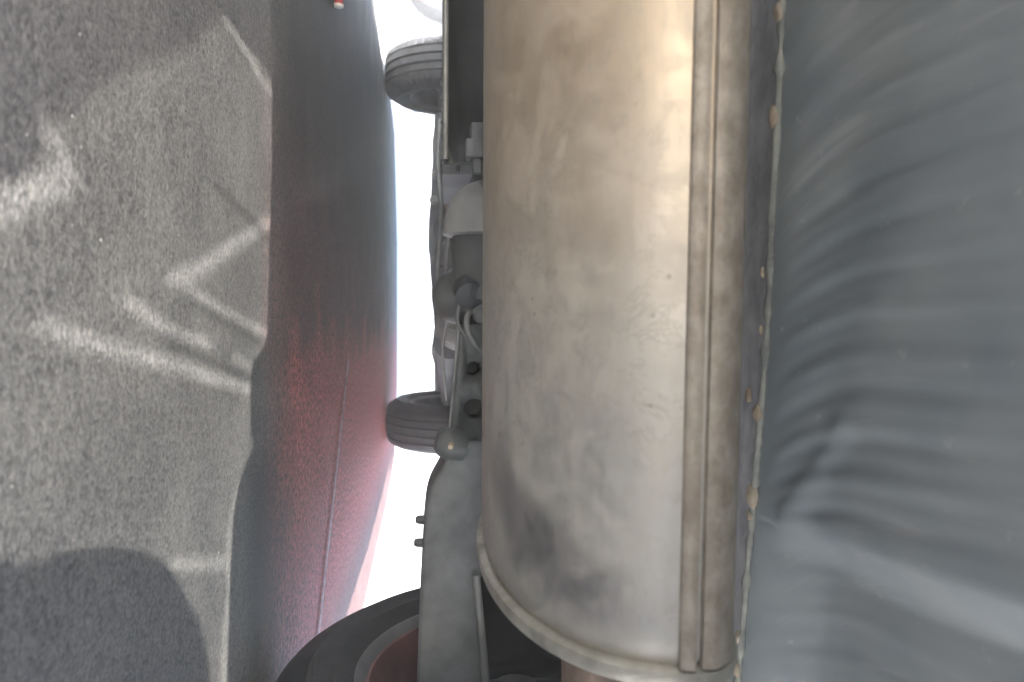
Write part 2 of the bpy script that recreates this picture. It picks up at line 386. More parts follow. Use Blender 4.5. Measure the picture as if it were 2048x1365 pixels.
# --- muffler: flat oval shell lying across the car
MA, MB = 0.198, 0.107
MC = Vector((0, 0.575, 0.347))
def mf(lx, a, grow=0.0):
    """point on the shell: a = 0 faces the camera side, a < 0 the underside"""
    c = L(MC); c.x = 0
    sq = 2.25
    ca, sa = math.cos(a), math.sin(a)
    x = -(abs(ca)**(2/sq))*math.copysign(1, ca)*(MA+grow); z = (abs(sa)**(2/sq))*math.copysign(1, sa)*((MB if sa < 0 else 0.046)+grow)
    return C(lx, c.y + x, MC.z + z)
ME, MS = 0.365, -0.26
bm = bmesh.new(); rows = []
A = [2*math.pi*k/120 for k in range(120)]
stn = [MS+0.0] + [MS + (ME-MS)*k/40 for k in range(1, 40)] + [ME-0.006, ME]
for lx in stn:
    g = 0.0
    if lx > ME-0.0062: g = -0.0045 if lx > ME-0.001 else -0.001
    rows.append([mf(lx, a, g) for a in A])
vv = grid(bm, rows, close_v=True)
muf = link('muffler', bm, 'muffler', car); muf['label'] = 'dusty heat-tinted steel muffler lying across the car'
for side, lx0, sgn in ((1, ME, 1), (0, MS, -1)):
    bm = bmesh.new(); prof = [(-0.010, -0.0015), (0.0005, -0.0015), (0.0040, 0.0), (0.0046, 0.004), (0.0036, 0.0085), (-0.001, 0.0105), (-0.008, 0.009), (-0.022, 0.004), (-0.06, 0.007), (-0.09, 0.008)]
    rows = [[mf(lx0 + sgn*t, a, g) for a in A] for g, t in prof]
    vv = grid(bm, rows, close_v=True); bm.faces.new(vv[-1])
    link('end_cap', bm, 'ring', muf)
# folded seam running along the near side
bm = bmesh.new()
sp = [(-0.105, 0.0), (-0.10, 0.0028), (-0.085, 0.0042), (-0.055, 0.0046), (-0.035, 0.0038), (-0.03, 0.0)]
rows = [[mf(lx, a, g) for a, g in sp] for lx in [MS + (ME-0.002-MS)*k/30 for k in range(31)]]
grid(bm, rows); link('seam', bm, 'seam', muf)
bm = bmesh.new()
sp = [(-0.016, 0.0), (-0.010, 0.003), (0.02, 0.0036), (0.10, 0.0042), (0.3, 0.0035), (0.6, 0.002), (0.8, 0.0)]
rows = [[mf(lx, a, g) for a, g in sp] for lx in [MS + (ME-0.002-MS)*k/30 for k in range(31)]]
grid(bm, rows); link('seam_cover', bm, 'seam', muf)
# outlet pipe leaving the right end
bm = bmesh.new()
p0 = C(ME-0.01, L(MC).y-0.03, 0.325)
tube(bm, curve([p0, C(ME+0.08, L(MC).y-0.035, 0.322), C(ME+0.2, L(MC).y-0.06, 0.325), C(ME+0.30, L(MC).y-0.16, 0.34), C(ME+0.32, L(MC).y-0.42, 0.36)]), 0.024, 24)
link('tail_pipe', bm, 'pipe', muf)
bm = bmesh.new()
tube(bm, curve([C(MS+0.01, L(MC).y, 0.36), C(MS-0.1, L(MC).y+0.02, 0.36), C(MS-0.2, L(MC).y+0.15, 0.33), C(MS-0.22, 0.3, 0.30), C(-0.2, 0.9, 0.27), C(-0.12, 1.6, 0.26), C(-0.1, 2.3, 0.30)]), 0.024, 24)
link('inlet_pipe', bm, 'pipe', muf)

# --- wheels
def make_wheel(cx, cy, inner, glare_and_tread, rad, wid=0.185):  # glare_and_tread: glare-washed tyre colour, plus cut tread
    """cx, cy local; inner = local x direction that points to the middle of the car"""
    ax = (CARROT @ Vector((inner, 0, 0))); cen = C(cx, cy, rad); h = wid/2
    rr = rad*0.635                                                     # bead radius
    bm = bmesh.new()                                                   # wheel barrel
    lathe(bm, [(rr-0.004, -h+0.012), (rr-0.022, -h+0.03), (rr-0.03, 0.0), (rr-0.022, h-0.03), (rr-0.006, h-0.012), (rr-0.012, h-0.012), (rr-0.034, h-0.035), (rr-0.040, 0), (rr-0.04, -h+0.03)], cen, ax, 72)
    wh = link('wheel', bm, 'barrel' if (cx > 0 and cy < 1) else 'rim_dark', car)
    bm = bmesh.new()
    p = [(rr, h-0.008), (rr+0.012, h+0.001), (rr+0.03, h+0.008), (rr+0.036, h+0.0065), (rr+0.06, h+0.010), (rad-0.045, h+0.006), (rad-0.026, h-0.004)]
    tread0 = len(p)
    t = h-0.016; p += [(rad-0.014, h-0.012), (rad-0.007, t-0.004)]
    gro = (-0.048, -0.017, 0.017, 0.048)
    for gx in sorted(gro, reverse=True):
        p += [(rad-0.002 if abs(gx) > 0.03 else rad, gx+0.0062), (rad-0.009, gx+0.0045), (rad-0.009, gx-0.0045), (rad-0.002 if abs(gx) > 0.03 else rad, gx-0.0062)]
    p += [(rad-0.007, -t+0.004), (rad-0.014, -h+0.012)]
    tread1 = len(p)
    p += [(rad-0.026, -h+0.004), (rad-0.06, -h-0.006), (rr+0.03, -h-0.006), (rr, -h+0.01)]
    sh = (tread0-1, tread0, tread0+1, tread1-2, tread1-1, tread1)
    def rmod(r, i, k):
        if i in sh and k % 4 == 0 and glare_and_tread: return r-0.006
        if glare_and_tread and tread0+2 < i < tread1-2 and (k+i) % 6 == 0: return r-0.003
        return r
    lathe(bm, p, cen, ax, 240 if glare_and_tread else 160, rmod=rmod)
    ty = link('tyre', bm, 'tyre_hazed' if glare_and_tread else 'tyre', wh, ang=28)
    bm = bmesh.new()
    lathe(bm, [(rr-0.014, h-0.02), (rr-0.004, h-0.006), (rr+0.004, h-0.001), (rr+0.006, h-0.003), (rr+0.006, h-0.01)], cen, ax, 72)
    link('rim_lip', bm, 'rim', wh)
    bm = bmesh.new()                                                   # outer face with spokes
    lathe(bm, [(0.0, -h+0.02), (0.05, -h+0.022), (0.055, -h+0.04), (0.0, -h+0.045)], cen, ax, 32)
    for k in range(10):
        a = k*2*math.pi/10; u = Vector(ax).orthogonal().normalized(); v = Vector(ax).cross(u)
        d = u*math.cos(a)+v*math.sin(a); s = Vector(ax).cross(d)
        q = [cen + ax*(-h+0.03) + d*0.045 + s*0.018, cen + ax*(-h+0.03) + d*(rr-0.03) + s*0.012, cen + ax*(-h+0.03) + d*(rr-0.03) - s*0.012, cen + ax*(-h+0.03) + d*0.045 - s*0.018]
        prism(bm, q, ax*0.014)
    link('spokes', bm, 'rim', wh)
    bm = bmesh.new()
    lathe(bm, [(0.0, 0.062), (0.03, 0.062), (0.036, 0.045), (0.085, 0.042), (0.098, 0.034), (0.102, 0.02), (0.102, -0.03), (0.09, -0.035), (0, -0.035)], cen, ax, 48)
    link('brake_drum', bm, 'grey', wh)
    return wh
TR = 0.735; WB = 2.36; RAD = 0.298
make_wheel(TR-0.018, 0.025, -1, False, RAD+0.006)
make_wheel(-TR, 0.03, 1, False, RAD)
make_wheel(TR, WB, -1, False, RAD)
make_wheel(-TR, WB, 1, True, RAD)

# --- rear axle: channel on the left, box on the right
bm = bmesh.new()
sec = [(-0.055, 0.2135), (-0.050, 0.2120)] + [(0.0 + 0.075*math.sin(t)-0.02*(1-math.sin(t)), 0.222 + 0.09*(1-math.cos(t))) for t in [k*math.pi/2/8 for k in range(9)]] + [(0.06, 0.36)]
rows = []
for lx in [-0.66 + 0.685*k/40 for k in range(41)]:
    f = sst(-0.03, 0.025, lx)**2
    rows.append([C(lx, y0*(1-f)-0.05*f, z0) for y0, z0 in sec])
grid(bm, rows)
bmesh.ops.recalc_face_normals(bm, faces=bm.faces); bmesh.ops.solidify(bm, geom=bm.faces, thickness=0.004)
axle = link('axle_beam', bm, 'beam', car, ang=70)
bm = bmesh.new(); tube(bm, [C(lx, -0.0555, 0.2140) for lx in (-0.66, -0.4, -0.2, 0.02)], 0.0030, 10); link('beam_edge', bm, 'beam_lip', axle)

# cross member with two holes
Yc = 0.86
poly = [at(919, 648, Yc), at(908, 780, Yc), at(897, 900, Yc), at(897, 960, Yc), at(1010, 960, Yc), at(1010, 648, Yc)]
bm = bmesh.new(); prism(bm, poly, (0, 0.09, 0), 0.003)
cm = link('cross_member', bm, 'beam', car)
def cut(o, cen, axis, r, depth):
    b2 = bmesh.new(); lathe(b2, [(r, -depth/2), (r, depth/2)], cen, axis, 32, True, True)
    k = link('cutter', b2, 'void', None)
    md = o.modifiers.new('cut', 'BOOLEAN'); md.object = k; md.operation = 'DIFFERENCE'
    bpy.context.view_layer.update(); dg = bpy.context.evaluated_depsgraph_get()
    me = bpy.data.meshes.new_from_object(o.evaluated_get(dg)); o.modifiers.clear(); o.data = me
    bpy.data.objects.remove(k, do_unlink=True)
for (hx, hy, hr) in ((948, 738, 0.0085), (948, 820, 0.0128)):
    cut(cm, at(hx, hy, Yc), (0, 1, 0), hr, 0.14)
    bm = bmesh.new(); lathe(bm, [(hr*1.12, 0), (hr*1.12, 0.0008), (hr*1.3, 0.0008), (hr*1.3, 0.02), (0, 0.02)], at(hx, hy, Yc) + Vector((0, 0.092, 0)), (0, 1, 0), 32)
    link('hole_back', bm, 'void', cm)
bm = bmesh.new(); tube(bm, [at(918, 648, Yc-0.002), at(907, 780, Yc-0.002), at(896, 900, Yc-0.002)], 0.0018, 8); link('flange_edge', bm, 'beam_lip', cm)
# trailing arm, the broad block that runs to the right rear wheel
Ya = 0.80
low = [(905, 880), (893, 915), (882, 938), (870, 960), (859, 980), (851, 1010), (846, 1060), (843, 1120), (839, 1200), (836, 1290), (833, 1400), (830, 1500)]
Ya = Yc-0.012
poly = [at(px, py, Ya) for px, py in low] + [at(985, 1500, Ya), at(955, 1165, Ya), at(1000, 1120, Ya), at(1000, 885, Ya)]
bm = bmesh.new(); prism(bm, poly, (0, 0.10, 0), 0.006)
arm = link('trailing_arm', bm, 'arm', car, ang=60)
bm = bmesh.new(); tube(bm, [at(952, 1150, Ya-0.004), at(962, 1250, Ya-0.004), at(972, 1370, Ya-0.004), at(984, 1500, Ya-0.004)], 0.0045, 10); link('arm_flange', bm, 'grey', arm)
bm = bmesh.new(); prism(bm, [at(930, 1150, 0.975), at(930, 1560, 0.975), at(1330, 1560, 0.975), at(1330, 1150, 0.975)], (0, 0.012, 0)); link('dark_gap_plate', bm, 'void', car, smoothit=False)  # added dark plate that paints the shaded gap beside the arm
for (sx_, sy_) in ((841, 1040), (838, 1086)):
    bm = bmesh.new(); c = at(sx_+10, sy_, Ya+0.03)
    lathe(bm, [(0.0, -0.0120), (0.0034, -0.0118), (0.0052, -0.0085), (0.0056, 0.0), (0.0056, 0.008)], c, (0.05, 0, 1), 16)
    link('stud', bm, 'beam', arm)
# lug under the cross member with its bright bolt head
bm = bmesh.new(); c = at(893, 886, Yc-0.012)
lathe(bm, [(0.0, -0.013), (0.010, -0.0125), (0.0165, -0.006), (0.019, 0.003), (0.016, 0.022), (0.0, 0.024)], c, (0.25, 0.1, 1), 32)
lug = link('spring_cup', bm, 'beam', car)
bm = bmesh.new(); lathe(bm, [(0.0, -0.003), (0.0030, -0.003), (0.0036, -0.001), (0.0036, 0.004)], at(902, 893, Yc-0.034), (-0.3, 1, 0.2), 6); link('bolt', bm, 'blob', lug)
# hanger bracket left of the dome
bm = bmesh.new(); c = at(957, 285, 0.735)
box(bm, c, (0.034, 0.03, 0.017), CARROT, 0.003); box(bm, c + Vector((-0.004, 0, 0.012)), (0.046, 0.024, 0.012), CARROT, 0.003)
box(bm, c + Vector((0.008, -0.001, -0.008)), (0.018, 0.028, 0.010), CARROT, 0.002)
hb = link('hanger_bracket', bm, 'arm', car)
bm = bmesh.new(); lathe(bm, [(0, -0.001), (0.006, -0.001), (0.007, 0.004), (0.007, 0.03)], c + Vector((0.03, 0, 0)), (-1, 0, 0), 6); link('nut', bm, 'arm', hb)
# dome and canister
axx = CARROT @ Vector((1, 0, 0))
Yd = 0.80
xd = at(900, 355, Yd).x; c0 = Vector((xd, Yd, 0.271))
bm = bmesh.new()
lathe(bm, [(0.0, 0.0), (0.018, 0.002), (0.034, 0.008), (0.047, 0.018), (0.055, 0.031), (0.0585, 0.045), (0.059, 0.055), (0.0605, 0.0585), (0.0605, 0.0615), (0.057, 0.063), (0.05, 0.0635)], c0, axx, 64)
dome = link('damper_cap', bm, 'bushing', car)
bm = bmesh.new(); lathe(bm, [(0.049, 0.05), (0.0495, 0.065), (0.0495, 0.122), (0.046, 0.130), (0.03, 0.135), (0.0, 0.136)], c0, axx, 64); link('damper_body', bm, 'beam', dome)
bm = bmesh.new(); lathe(bm, [(0.0, -0.03), (0.024, -0.027), (0.04, -0.012), (0.042, 0.002), (0.036, 0.02), (0.02, 0.032), (0, 0.034)], at(932, 590, 0.9), (1, -0.5, 0.2), 40); link('elbow_joint', bm, 'beam', dome)
bm = bmesh.new(); lathe(bm, [(0.0, -0.012), (0.012, -0.012), (0.016, -0.006), (0.016, 0.012), (0, 0.014)], at(938, 580, 0.78), (0.6, -0.8, 0.1), 28); link('ball_joint', bm, 'under', dome)
for pts, r0 in ((((925, -60, .86), (920, 120, .88), (926, 250, .9), (915, 345, .86)), .0028), (((905, 420, 1.3), (893, 520, 1.4), (899, 600, 1.45), (885, 700, 1.6), (893, 800, 1.7)), .004), (((880, 240, 2.8), (876, 330, 2.7), (882, 430, 2.6), (874, 560, 2.7), (880, 680, 2.8)), .009)):
    bm = bmesh.new(); tube(bm, curve([at(a, b, y) for a, b, y in pts]), r0, 10); link('cable', bm, 'grey', car)
for (a, b) in ((872, 350), (868, 400), (872, 520), (874, 600), (872, 700)):
    bm = bmesh.new(); lathe(bm, [(0, -.008), (.010, -.008), (.012, -.004), (.012, .0), (.02, .001), (.02, .01)], at(a, b, 3.03), (0, 1, 0), 12); link('bolt', bm, 'bushing', car)
for k, pts in enumerate((((955, 545, .86), (925, 590, .84), (915, 640, .85), (930, 668, .86), (965, 690, .88)), ((960, 610, .8), (938, 625, .79), (934, 655, .79), (948, 685, .80), (975, 712, .82)))):
    bm = bmesh.new(); tube(bm, curve([at(a, b, y) for a, b, y in pts]), 0.0022+0.001*k, 10); link('brake_hose', bm, 'grey', car)
bm = bmesh.new()
lathe(bm, [(0, -0.006), (0.006, -0.006), (0.009, -0.002), (0.009, 0.02)], at(966, 628, 0.70), (0, 1, 0), 20); link('rubber_plug', bm, 'arm', car)

# --- front end seen small and far under the car
Yf = 3.05
prof = [(1000, 215), (869, 226), (868, 255), (864, 285), (865, 322), (863, 345), (861, 400), (857, 440), (856, 500), (859, 514), (860, 545), (863, 575), (865, 612), (868, 655), (865, 684), (863, 690), (863, 710), (868, 728), (872, 752), (873, 785), (1000, 785)]
bm = bmesh.new(); prism(bm, [at(a, b, Yf) for a, b in prof], (-0.04, 0.75, 0.02), 0.006)
tray = link('front_undertray', bm, 'tray', car)
for (a, b, r0, el) in ((882, 462, 0.032, 1.7), (884, 474, 0.022, 1.3)):
    bm = bmesh.new(); c = at(a, b, Yf-0.02); pts = [c + Vector((math.cos(t)*r0*el, 0, math.sin(t)*r0)) for t in [2*math.pi*k/32 for k in range(33)]]
    tube(bm, pts, 0.004, 8, cap=False); link('pressed_ring', bm, 'tray', tray)
bm = bmesh.new(); lathe(bm, [(0, -0.02), (0.05, -0.018), (0.058, -0.008), (0.058, 0.02)], at(901, 512, Yf-0.25), (0, 1, 0), 40); link('cover_plate', bm, 'grey', tray)
bm = bmesh.new(); lathe(bm, [(0, -0.03), (0.055, -0.028), (0.062, -0.022), (0.064, -0.008), (0.070, -0.004), (0.0715, 0.0), (0.070, 0.006), (0.03, 0.02), (0, 0.02)], at(922, 650, 2.0), (0.12, 1, 0), 56)
pul = link('driveshaft_cup', bm, 'bushing', car)
bm = bmesh.new(); lathe(bm, [(0, -0.02), (0.012, -0.02), (0.014, -0.012), (0.03, -0.008), (0.03, 0.01)], at(913, 640, 1.955), (0.12, 1, 0), 32); link('hub_nut', bm, 'grey', pul)
bm = bmesh.new(); tube(bm, [at(898, 690, 2.5), at(893, 740, 2.9), at(896, 800, 3.15)], [0.05, 0.035, 0.03], 18); link('control_arm', bm, 'tray', car)
bm = bmesh.new(); tube(bm, [at(895, 330, 3.0), at(893, 220, 3.1), at(892, 170, 3.1)], [0.045, 0.035, 0.03], 18); link('control_arm', bm, 'tray', car)
for k, py in enumerate((166, 196, 219, 243, 266, 288, 308, 326)):
    bm = bmesh.new(); c = at(886.5, py, 1.55); s = 0.0062*(1-0.07*k)
    lathe(bm, [(s*0.45, -0.002), (s*0.55, -0.006), (s*0.95, -0.006), (s*1.1, -0.001), (s*1.1, 0.004)], c, (0, 1, 0), 20); link('clip_ring', bm, 'bushing', car)
bm = bmesh.new()
prism(bm, [at(885, -200, 1.56), at(884, 350, 1.56), at(960, 350, 1.56), at(960, -200, 1.56)], (-0.03, 0.5, 0.01), 0.004); link('fuel_tank', bm, 'tray', car)

# --- floor
bm = bmesh.new()
rows = [[C(lx, ly, 0.40 - 0.11*min(1, max(0, (ly-0.15)/0.25)) + 0.008*math.sin(lx*14)) for lx in [-0.78+1.56*k/24 for k in range(25)]] for ly in [0.10 + 2.9*k/30 for k in range(31)]]
grid(bm, rows); link('floor_panel', bm, 'under', car)
bm = bmesh.new()
rows = [[C(lx, ly, z) for lx in [-0.80+1.60*k/16 for k in range(17)]] for ly, z in ((-0.23, 0.64), (-0.1, 0.62), (0.05, 0.5), (0.12, 0.40))]
grid(bm, rows); link('rear_wall', bm, 'void', car)

# coated pan above the muffler, with pressed ripples and a crease
seam_px = [(1578, -260), (1570, -60), (1563, 60), (1556, 240), (1545, 420), (1540, 560), (1532, 700), (1522, 830), (1510, 980), (1497, 1120), (1484, 1280), (1470, 1420), (1455, 1600)]
SZ = 0.470
seam_w = curve([atz(a, b, SZ) for a, b in seam_px], 6)
def seam_y(x):
    for a, b in zip(seam_w, seam_w[1:]):
        if a.x <= x <= b.x: return a.y + (b.y-a.y)*(x-a.x)/max(1e-9, b.x-a.x)
    return seam_w[0].y if x < seam_w[0].x else seam_w[-1].y
crease = [atz(a, b, 0.49) for a, b in ((1690, 850), (1600, 1045))]
lower = [atz(a, b, 0.495) for a, b in ((1600, 1050), (1760, 1140), (2048, 1275), (2300, 1400))]
def seg_d(p, a, b):
    ab = Vector((b.x-a.x, b.y-a.y)); ap = Vector((p.x-a.x, p.y-a.y)); t = max(0, min(1, ap.dot(ab)/ab.length_squared))
    q = ap-ab*t; return q.length, math.copysign(1, ab.x*ap.y-ab.y*ap.x)
def pan_z(x, y, sy):
    s = sy-y                                               # distance from the seam towards the camera
    z = SZ + 0.016*sst(0.0, 0.09, s) + 0.045*sst(0.02, 0.40, s)
    env = 1.5*sst(0.01, 0.06, s)*(1-0.8*sst(0.09, 0.26, s))
    xx = x + 0.10*(s-0.10)**2*4 - 0.03*s
    n1 = noise.noise(Vector((xx*9, y*3, 0.3)))
    xx -= 3.6*max(0, 0.115-s)**2
    env *= 1-0.8*sst(0.10, 0.16, x)
    z += env*(0.00045*math.sin(xx*390+5*n1) + 0.0010*math.sin(xx*170+1.0+4*n1) + 0.0016*noise.noise(Vector((xx*12, y*2.5, 1.7))))
    p = Vector((x, y))
    d, sg = seg_d(p, crease[0], crease[1]); z -= 0.0045*math.exp(-(d/0.010)**2)
    best = 9
    for a, b in zip(lower, lower[1:]):
        d, sg = seg_d(p, a, b)
        if d < abs(best): best = d*sg
    z += 0.022*sst(-0.015, 0.03, best)*sst(0.0, 0.07, s)                     # the deeper pressing above the edge that runs to the corner
    return z
bm = bmesh.new(); rows = []
for i in range(420):
    x = -0.46 + 0.98*i/419; sy = seam_y(x)
    rows.append([Vector((x, sy-s, pan_z(x, sy-s, sy))) for s in [0.0+0.50*(k/90)**1.2 for k in range(91)]])
grid(bm, rows)
bmesh.ops.recalc_face_normals(bm, faces=bm.faces)
pan = link('floor_pan', bm, 'pan', car, ang=80); pan['label'] = 'blue-grey coated rear floor pan with pressed ripples'
# wall beyond the seam and the bead of sealant with its dried drips
bm = bmesh.new(); rows = []
for i in range(90):
    x = -0.46+0.98*i/89; sy = seam_y(x); n = 0.006*noise.noise(Vector((x*16, 0, 4)))
    rows.append([Vector((x, sy+0.000, SZ-0.002)), Vector((x, sy+0.007+n, SZ+0.006)), Vector((x, sy+0.03+n, SZ+0.010)), Vector((x, sy+0.07+n, SZ+0.016)), Vector((x, sy+0.12, SZ+0.02)), Vector((x, sy+0.18, SZ+0.0))])
grid(bm, rows); link('pan_wall', bm, 'lit_wall', pan)
bm = bmesh.new()
ss = [Vector((x, seam_y(x)-0.004, SZ-0.002)) for x in [-0.44+0.92*k/160 for k in range(161)]]
tube(bm, ss, [0.0030+0.0022*noise.noise(Vector((p.x*55, 0, 0)))+0.002*noise.noise(Vector((p.x*150, 2, 0))) for p in ss], 10); link('sealant_bead', bm, 'sealant', pan)
for (a, b, s) in ((1558, 25, 1.3), (1548, 235, 1.5), (1497, 790, 1.0), (1516, 825, 1.3), (1505, 995, 1.5), (1500, 1030, .8), (1478, 1275, 1.0), (1474, 1340, 1.1), (1525, 545, .7), (1522, 660, .6), (1645, 325, .9)):
    c = atz(a, b, SZ-0.004 if a < 1600 else 0.495); bm = bmesh.new()
    bmesh.ops.create_icosphere(bm, subdivisions=2, radius=0.0038*s)
    for v in bm.verts: v.co = Vector((v.co.x*1.7, v.co.y, v.co.z*0.8))*(1+0.35*noise.noise(v.co*400+Vector((a, b, 0)))) + c
    link('sealant_drip', bm, 'blob', pan)

# --- rear bumper: its lower edge throws the edge of the shade on the ground
YB = 0.05
def shade_y(x):
    pts = [(-1.2, 0.90), (-0.36, 0.955), (-0.22, 0.955), (-0.02, 0.93), (0.0, 0.925), (0.012, 0.90), (0.022, 0.855), (0.045, 0.845), (0.105, 0.845), (0.118, 0.86), (0.145, 0.80), (0.175, 0.775), (0.22, 0.765), (0.30, 0.755), (0.42, 0.74), (1.2, 0.70)]
    for a, b in zip(pts, pts[1:]):
        if a[0] <= x <= b[0]: return a[1] + (b[1]-a[1])*(x-a[0])/(b[0]-a[0])
    return 0.8
bm = bmesh.new(); rows = []
for i in range(221):
    x = -1.17 + 1.84*i/220
    zl = (shade_y(x)-YB)*TAN_EL
    e = max(0, abs(x+0.21)-0.62)
    yb = 0.8*e*e*2
    rows.append([Vector((x, YB+yb+0.05, zl+0.03)), Vector((x, YB+yb+0.01, zl+0.003)), Vector((x, YB+yb, zl)), Vector((x, YB+yb-0.012, zl+0.004)), Vector((x, YB+yb-0.05, zl+0.06)), Vector((x, YB+yb-0.075, 0.46)), Vector((x, YB+yb-0.07, 0.58)), Vector((x, YB+yb-0.03, 0.66)), Vector((x, YB+yb+0.05, 0.67))])
grid(bm, rows); bmesh.ops.recalc_face_normals(bm, faces=bm.faces)
link('rear_bumper', bm, 'bumper', car, recalc=True)

# --- body shell
def arch(y):
    z = 0.275
    for yc in (0.03, WB):
        d = abs(y-yc)
        if d < 0.36: z = max(z, 0.30 + math.sqrt(0.36**2-d*d))
    return z
st = [-0.80, -0.78, -0.70, -0.5]+[-0.34+0.68*k/16+0.03 for k in range(17)]+[0.5+1.4*k/8 for k in range(9)]+[WB-0.36+0.72*k/16 for k in range(17)]+[2.80, 2.95, 3.06, 3.10]
st = sorted(set(round(s, 3) for s in st))
def roofz(y):
    p = [(-0.80, 0.95), (-0.70, 1.10), (-0.35, 1.42), (0.2, 1.50), (1.0, 1.50), (1.5, 1.40), (2.05, 1.02), (2.6, 0.95), (3.0, 0.80), (3.10, 0.62)]
    for a, b in zip(p, p[1:]):
        if a[0] <= y <= b[0]: return a[1]+(b[1]-a[1])*(y-a[0])/(b[0]-a[0])
    return 0.9
bm = bmesh.new(); rows = []
for y in st:
    t = 1-0.10*sst(2.3, 3.1, y)-0.06*sst(-0.2, -0.8, y); w0 = 0.845*t; zr = roofz(y); zl = arch(y)
    if y < -0.38: zl = 0.50
    if y > 2.76: zl = 0.24
    bz = min(0.92, zr-0.03); wr = 0.62*t if zr > 1.1 else 0.78*t
    half = [(w0-0.03, zl), (w0, max(zl+0.02, 0.5)), (w0+0.005, max(zl+0.04, 0.72)), (w0-0.02, max(zl+0.05, bz)), (wr, zr-0.05), (wr-0.12, zr), (0.0, zr+0.02)]
    rows.append([C(a, y, b) for a, b in half] + [C(-a, y, b) for a, b in half[-2::-1]])
vv = grid(bm, rows); bm.faces.new(vv[0]); bm.faces.new(vv[-1])
shell = link('body_shell', bm, 'body', car, ang=35)
def panel(name, pts, off, m, par):
    bm = bmesh.new(); prism(bm, [C(*p) for p in pts], CARROT @ Vector(off)); return link(name, bm, m, par, smoothit=False)
for s in (-1, 1):
    for pts in (((0.845, 0.30, 0.96), (0.845, 1.0, 0.96), (0.665, 1.0, 1.43), (0.665, 0.20, 1.43)), ((0.845, 1.06, 0.96), (0.845, 1.78, 0.96), (0.665, 1.32, 1.41), (0.665, 1.06, 1.43))):
        panel('side_window', [(s*a, y, z) for a, y, z in pts], (s*0.012, 0, 0.004), 'glass', shell)
    panel('tail_lamp', [(s*0.62, -0.805, 0.72), (s*0.78, -0.80, 0.72), (s*0.78, -0.80, 0.92), (s*0.62, -0.805, 0.92)], (0, -0.03, 0), 'lamp_red', shell)
    panel('headlight', [(s*0.45, 3.08, 0.62), (s*0.74, 3.03, 0.62), (s*0.74, 3.0, 0.76), (s*0.45, 3.05, 0.76)], (0, 0.04, 0), 'lamp_clear', shell)
    panel('side_sill', [(s*0.80, 0.42, 0.27), (s*0.80, 1.98, 0.27), (s*0.80, 1.98, 0.32), (s*0.80, 0.42, 0.32)], (-s*0.06, 0, 0), 'under', car)
panel('rear_window', [(-0.52, -0.69, 1.13), (0.52, -0.69, 1.13), (0.46, -0.38, 1.41), (-0.46, -0.38, 1.41)], (0, -0.02, 0.012), 'glass', shell)
panel('windscreen', [(-0.58, 2.0, 1.06), (0.58, 2.0, 1.06), (0.52, 1.53, 1.41), (-0.52, 1.53, 1.41)], (0, 0.02, 0.02), 'glass', shell)
panel('front_bumper', [(-0.72, 3.0, 0.21), (0.72, 3.0, 0.21), (0.72, 3.0, 0.5), (-0.72, 3.0, 0.5)], (0, 0.14, 0), 'bumper', car)

# ------------------------------------------------------------------ small red thing on the ground
c = atz(668, 6); bm = bmesh.new()
tube(bm, [c + Vector((-0.16, -0.012, 0.0095)), c + Vector((0.004, 0, 0.0095)), c + Vector((0.008, 0.0005, 0.0095))], [0.009, 0.009, 0.007], 16)
rt = link('plastic_tube', bm, 'red_plastic'); tag(rt, 'short red plastic tube lying on the asphalt left of the car', 'tube')
bm = bmesh.new(); lathe(bm, [(0.0092, -0.003), (0.0096, -0.003), (0.0096, 0.002), (0.006, 0.003), (0, 0.003)], c + Vector((0.006, 0.0005, 0.0096)), (1, 0.07, 0), 16); link('end_plug', bm, 'pale_plastic', rt)

rnd = random.Random(3); bm = bmesh.new()
for k in range(60):
    g = atz(rnd.uniform(-40, 600), rnd.uniform(-40, 1400)); r0 = rnd.uniform(0.0005, 0.0010)*(1.8 if rnd.random() < 0.06 else 1)
    q = bmesh.ops.create_icosphere(bm, subdivisions=1, radius=r0)
    for v in q['verts']: v.co = Vector((v.co.x*rnd.uniform(.8, 1.4), v.co.y*rnd.uniform(.8, 1.4), v.co.z*.7)) + Vector((g.x, g.y, r0*0.45))
tag(link('loose_grit', bm, 'grit', smoothit=False), 'pale loose grit scattered over the near asphalt', 'grit', kind='stuff')

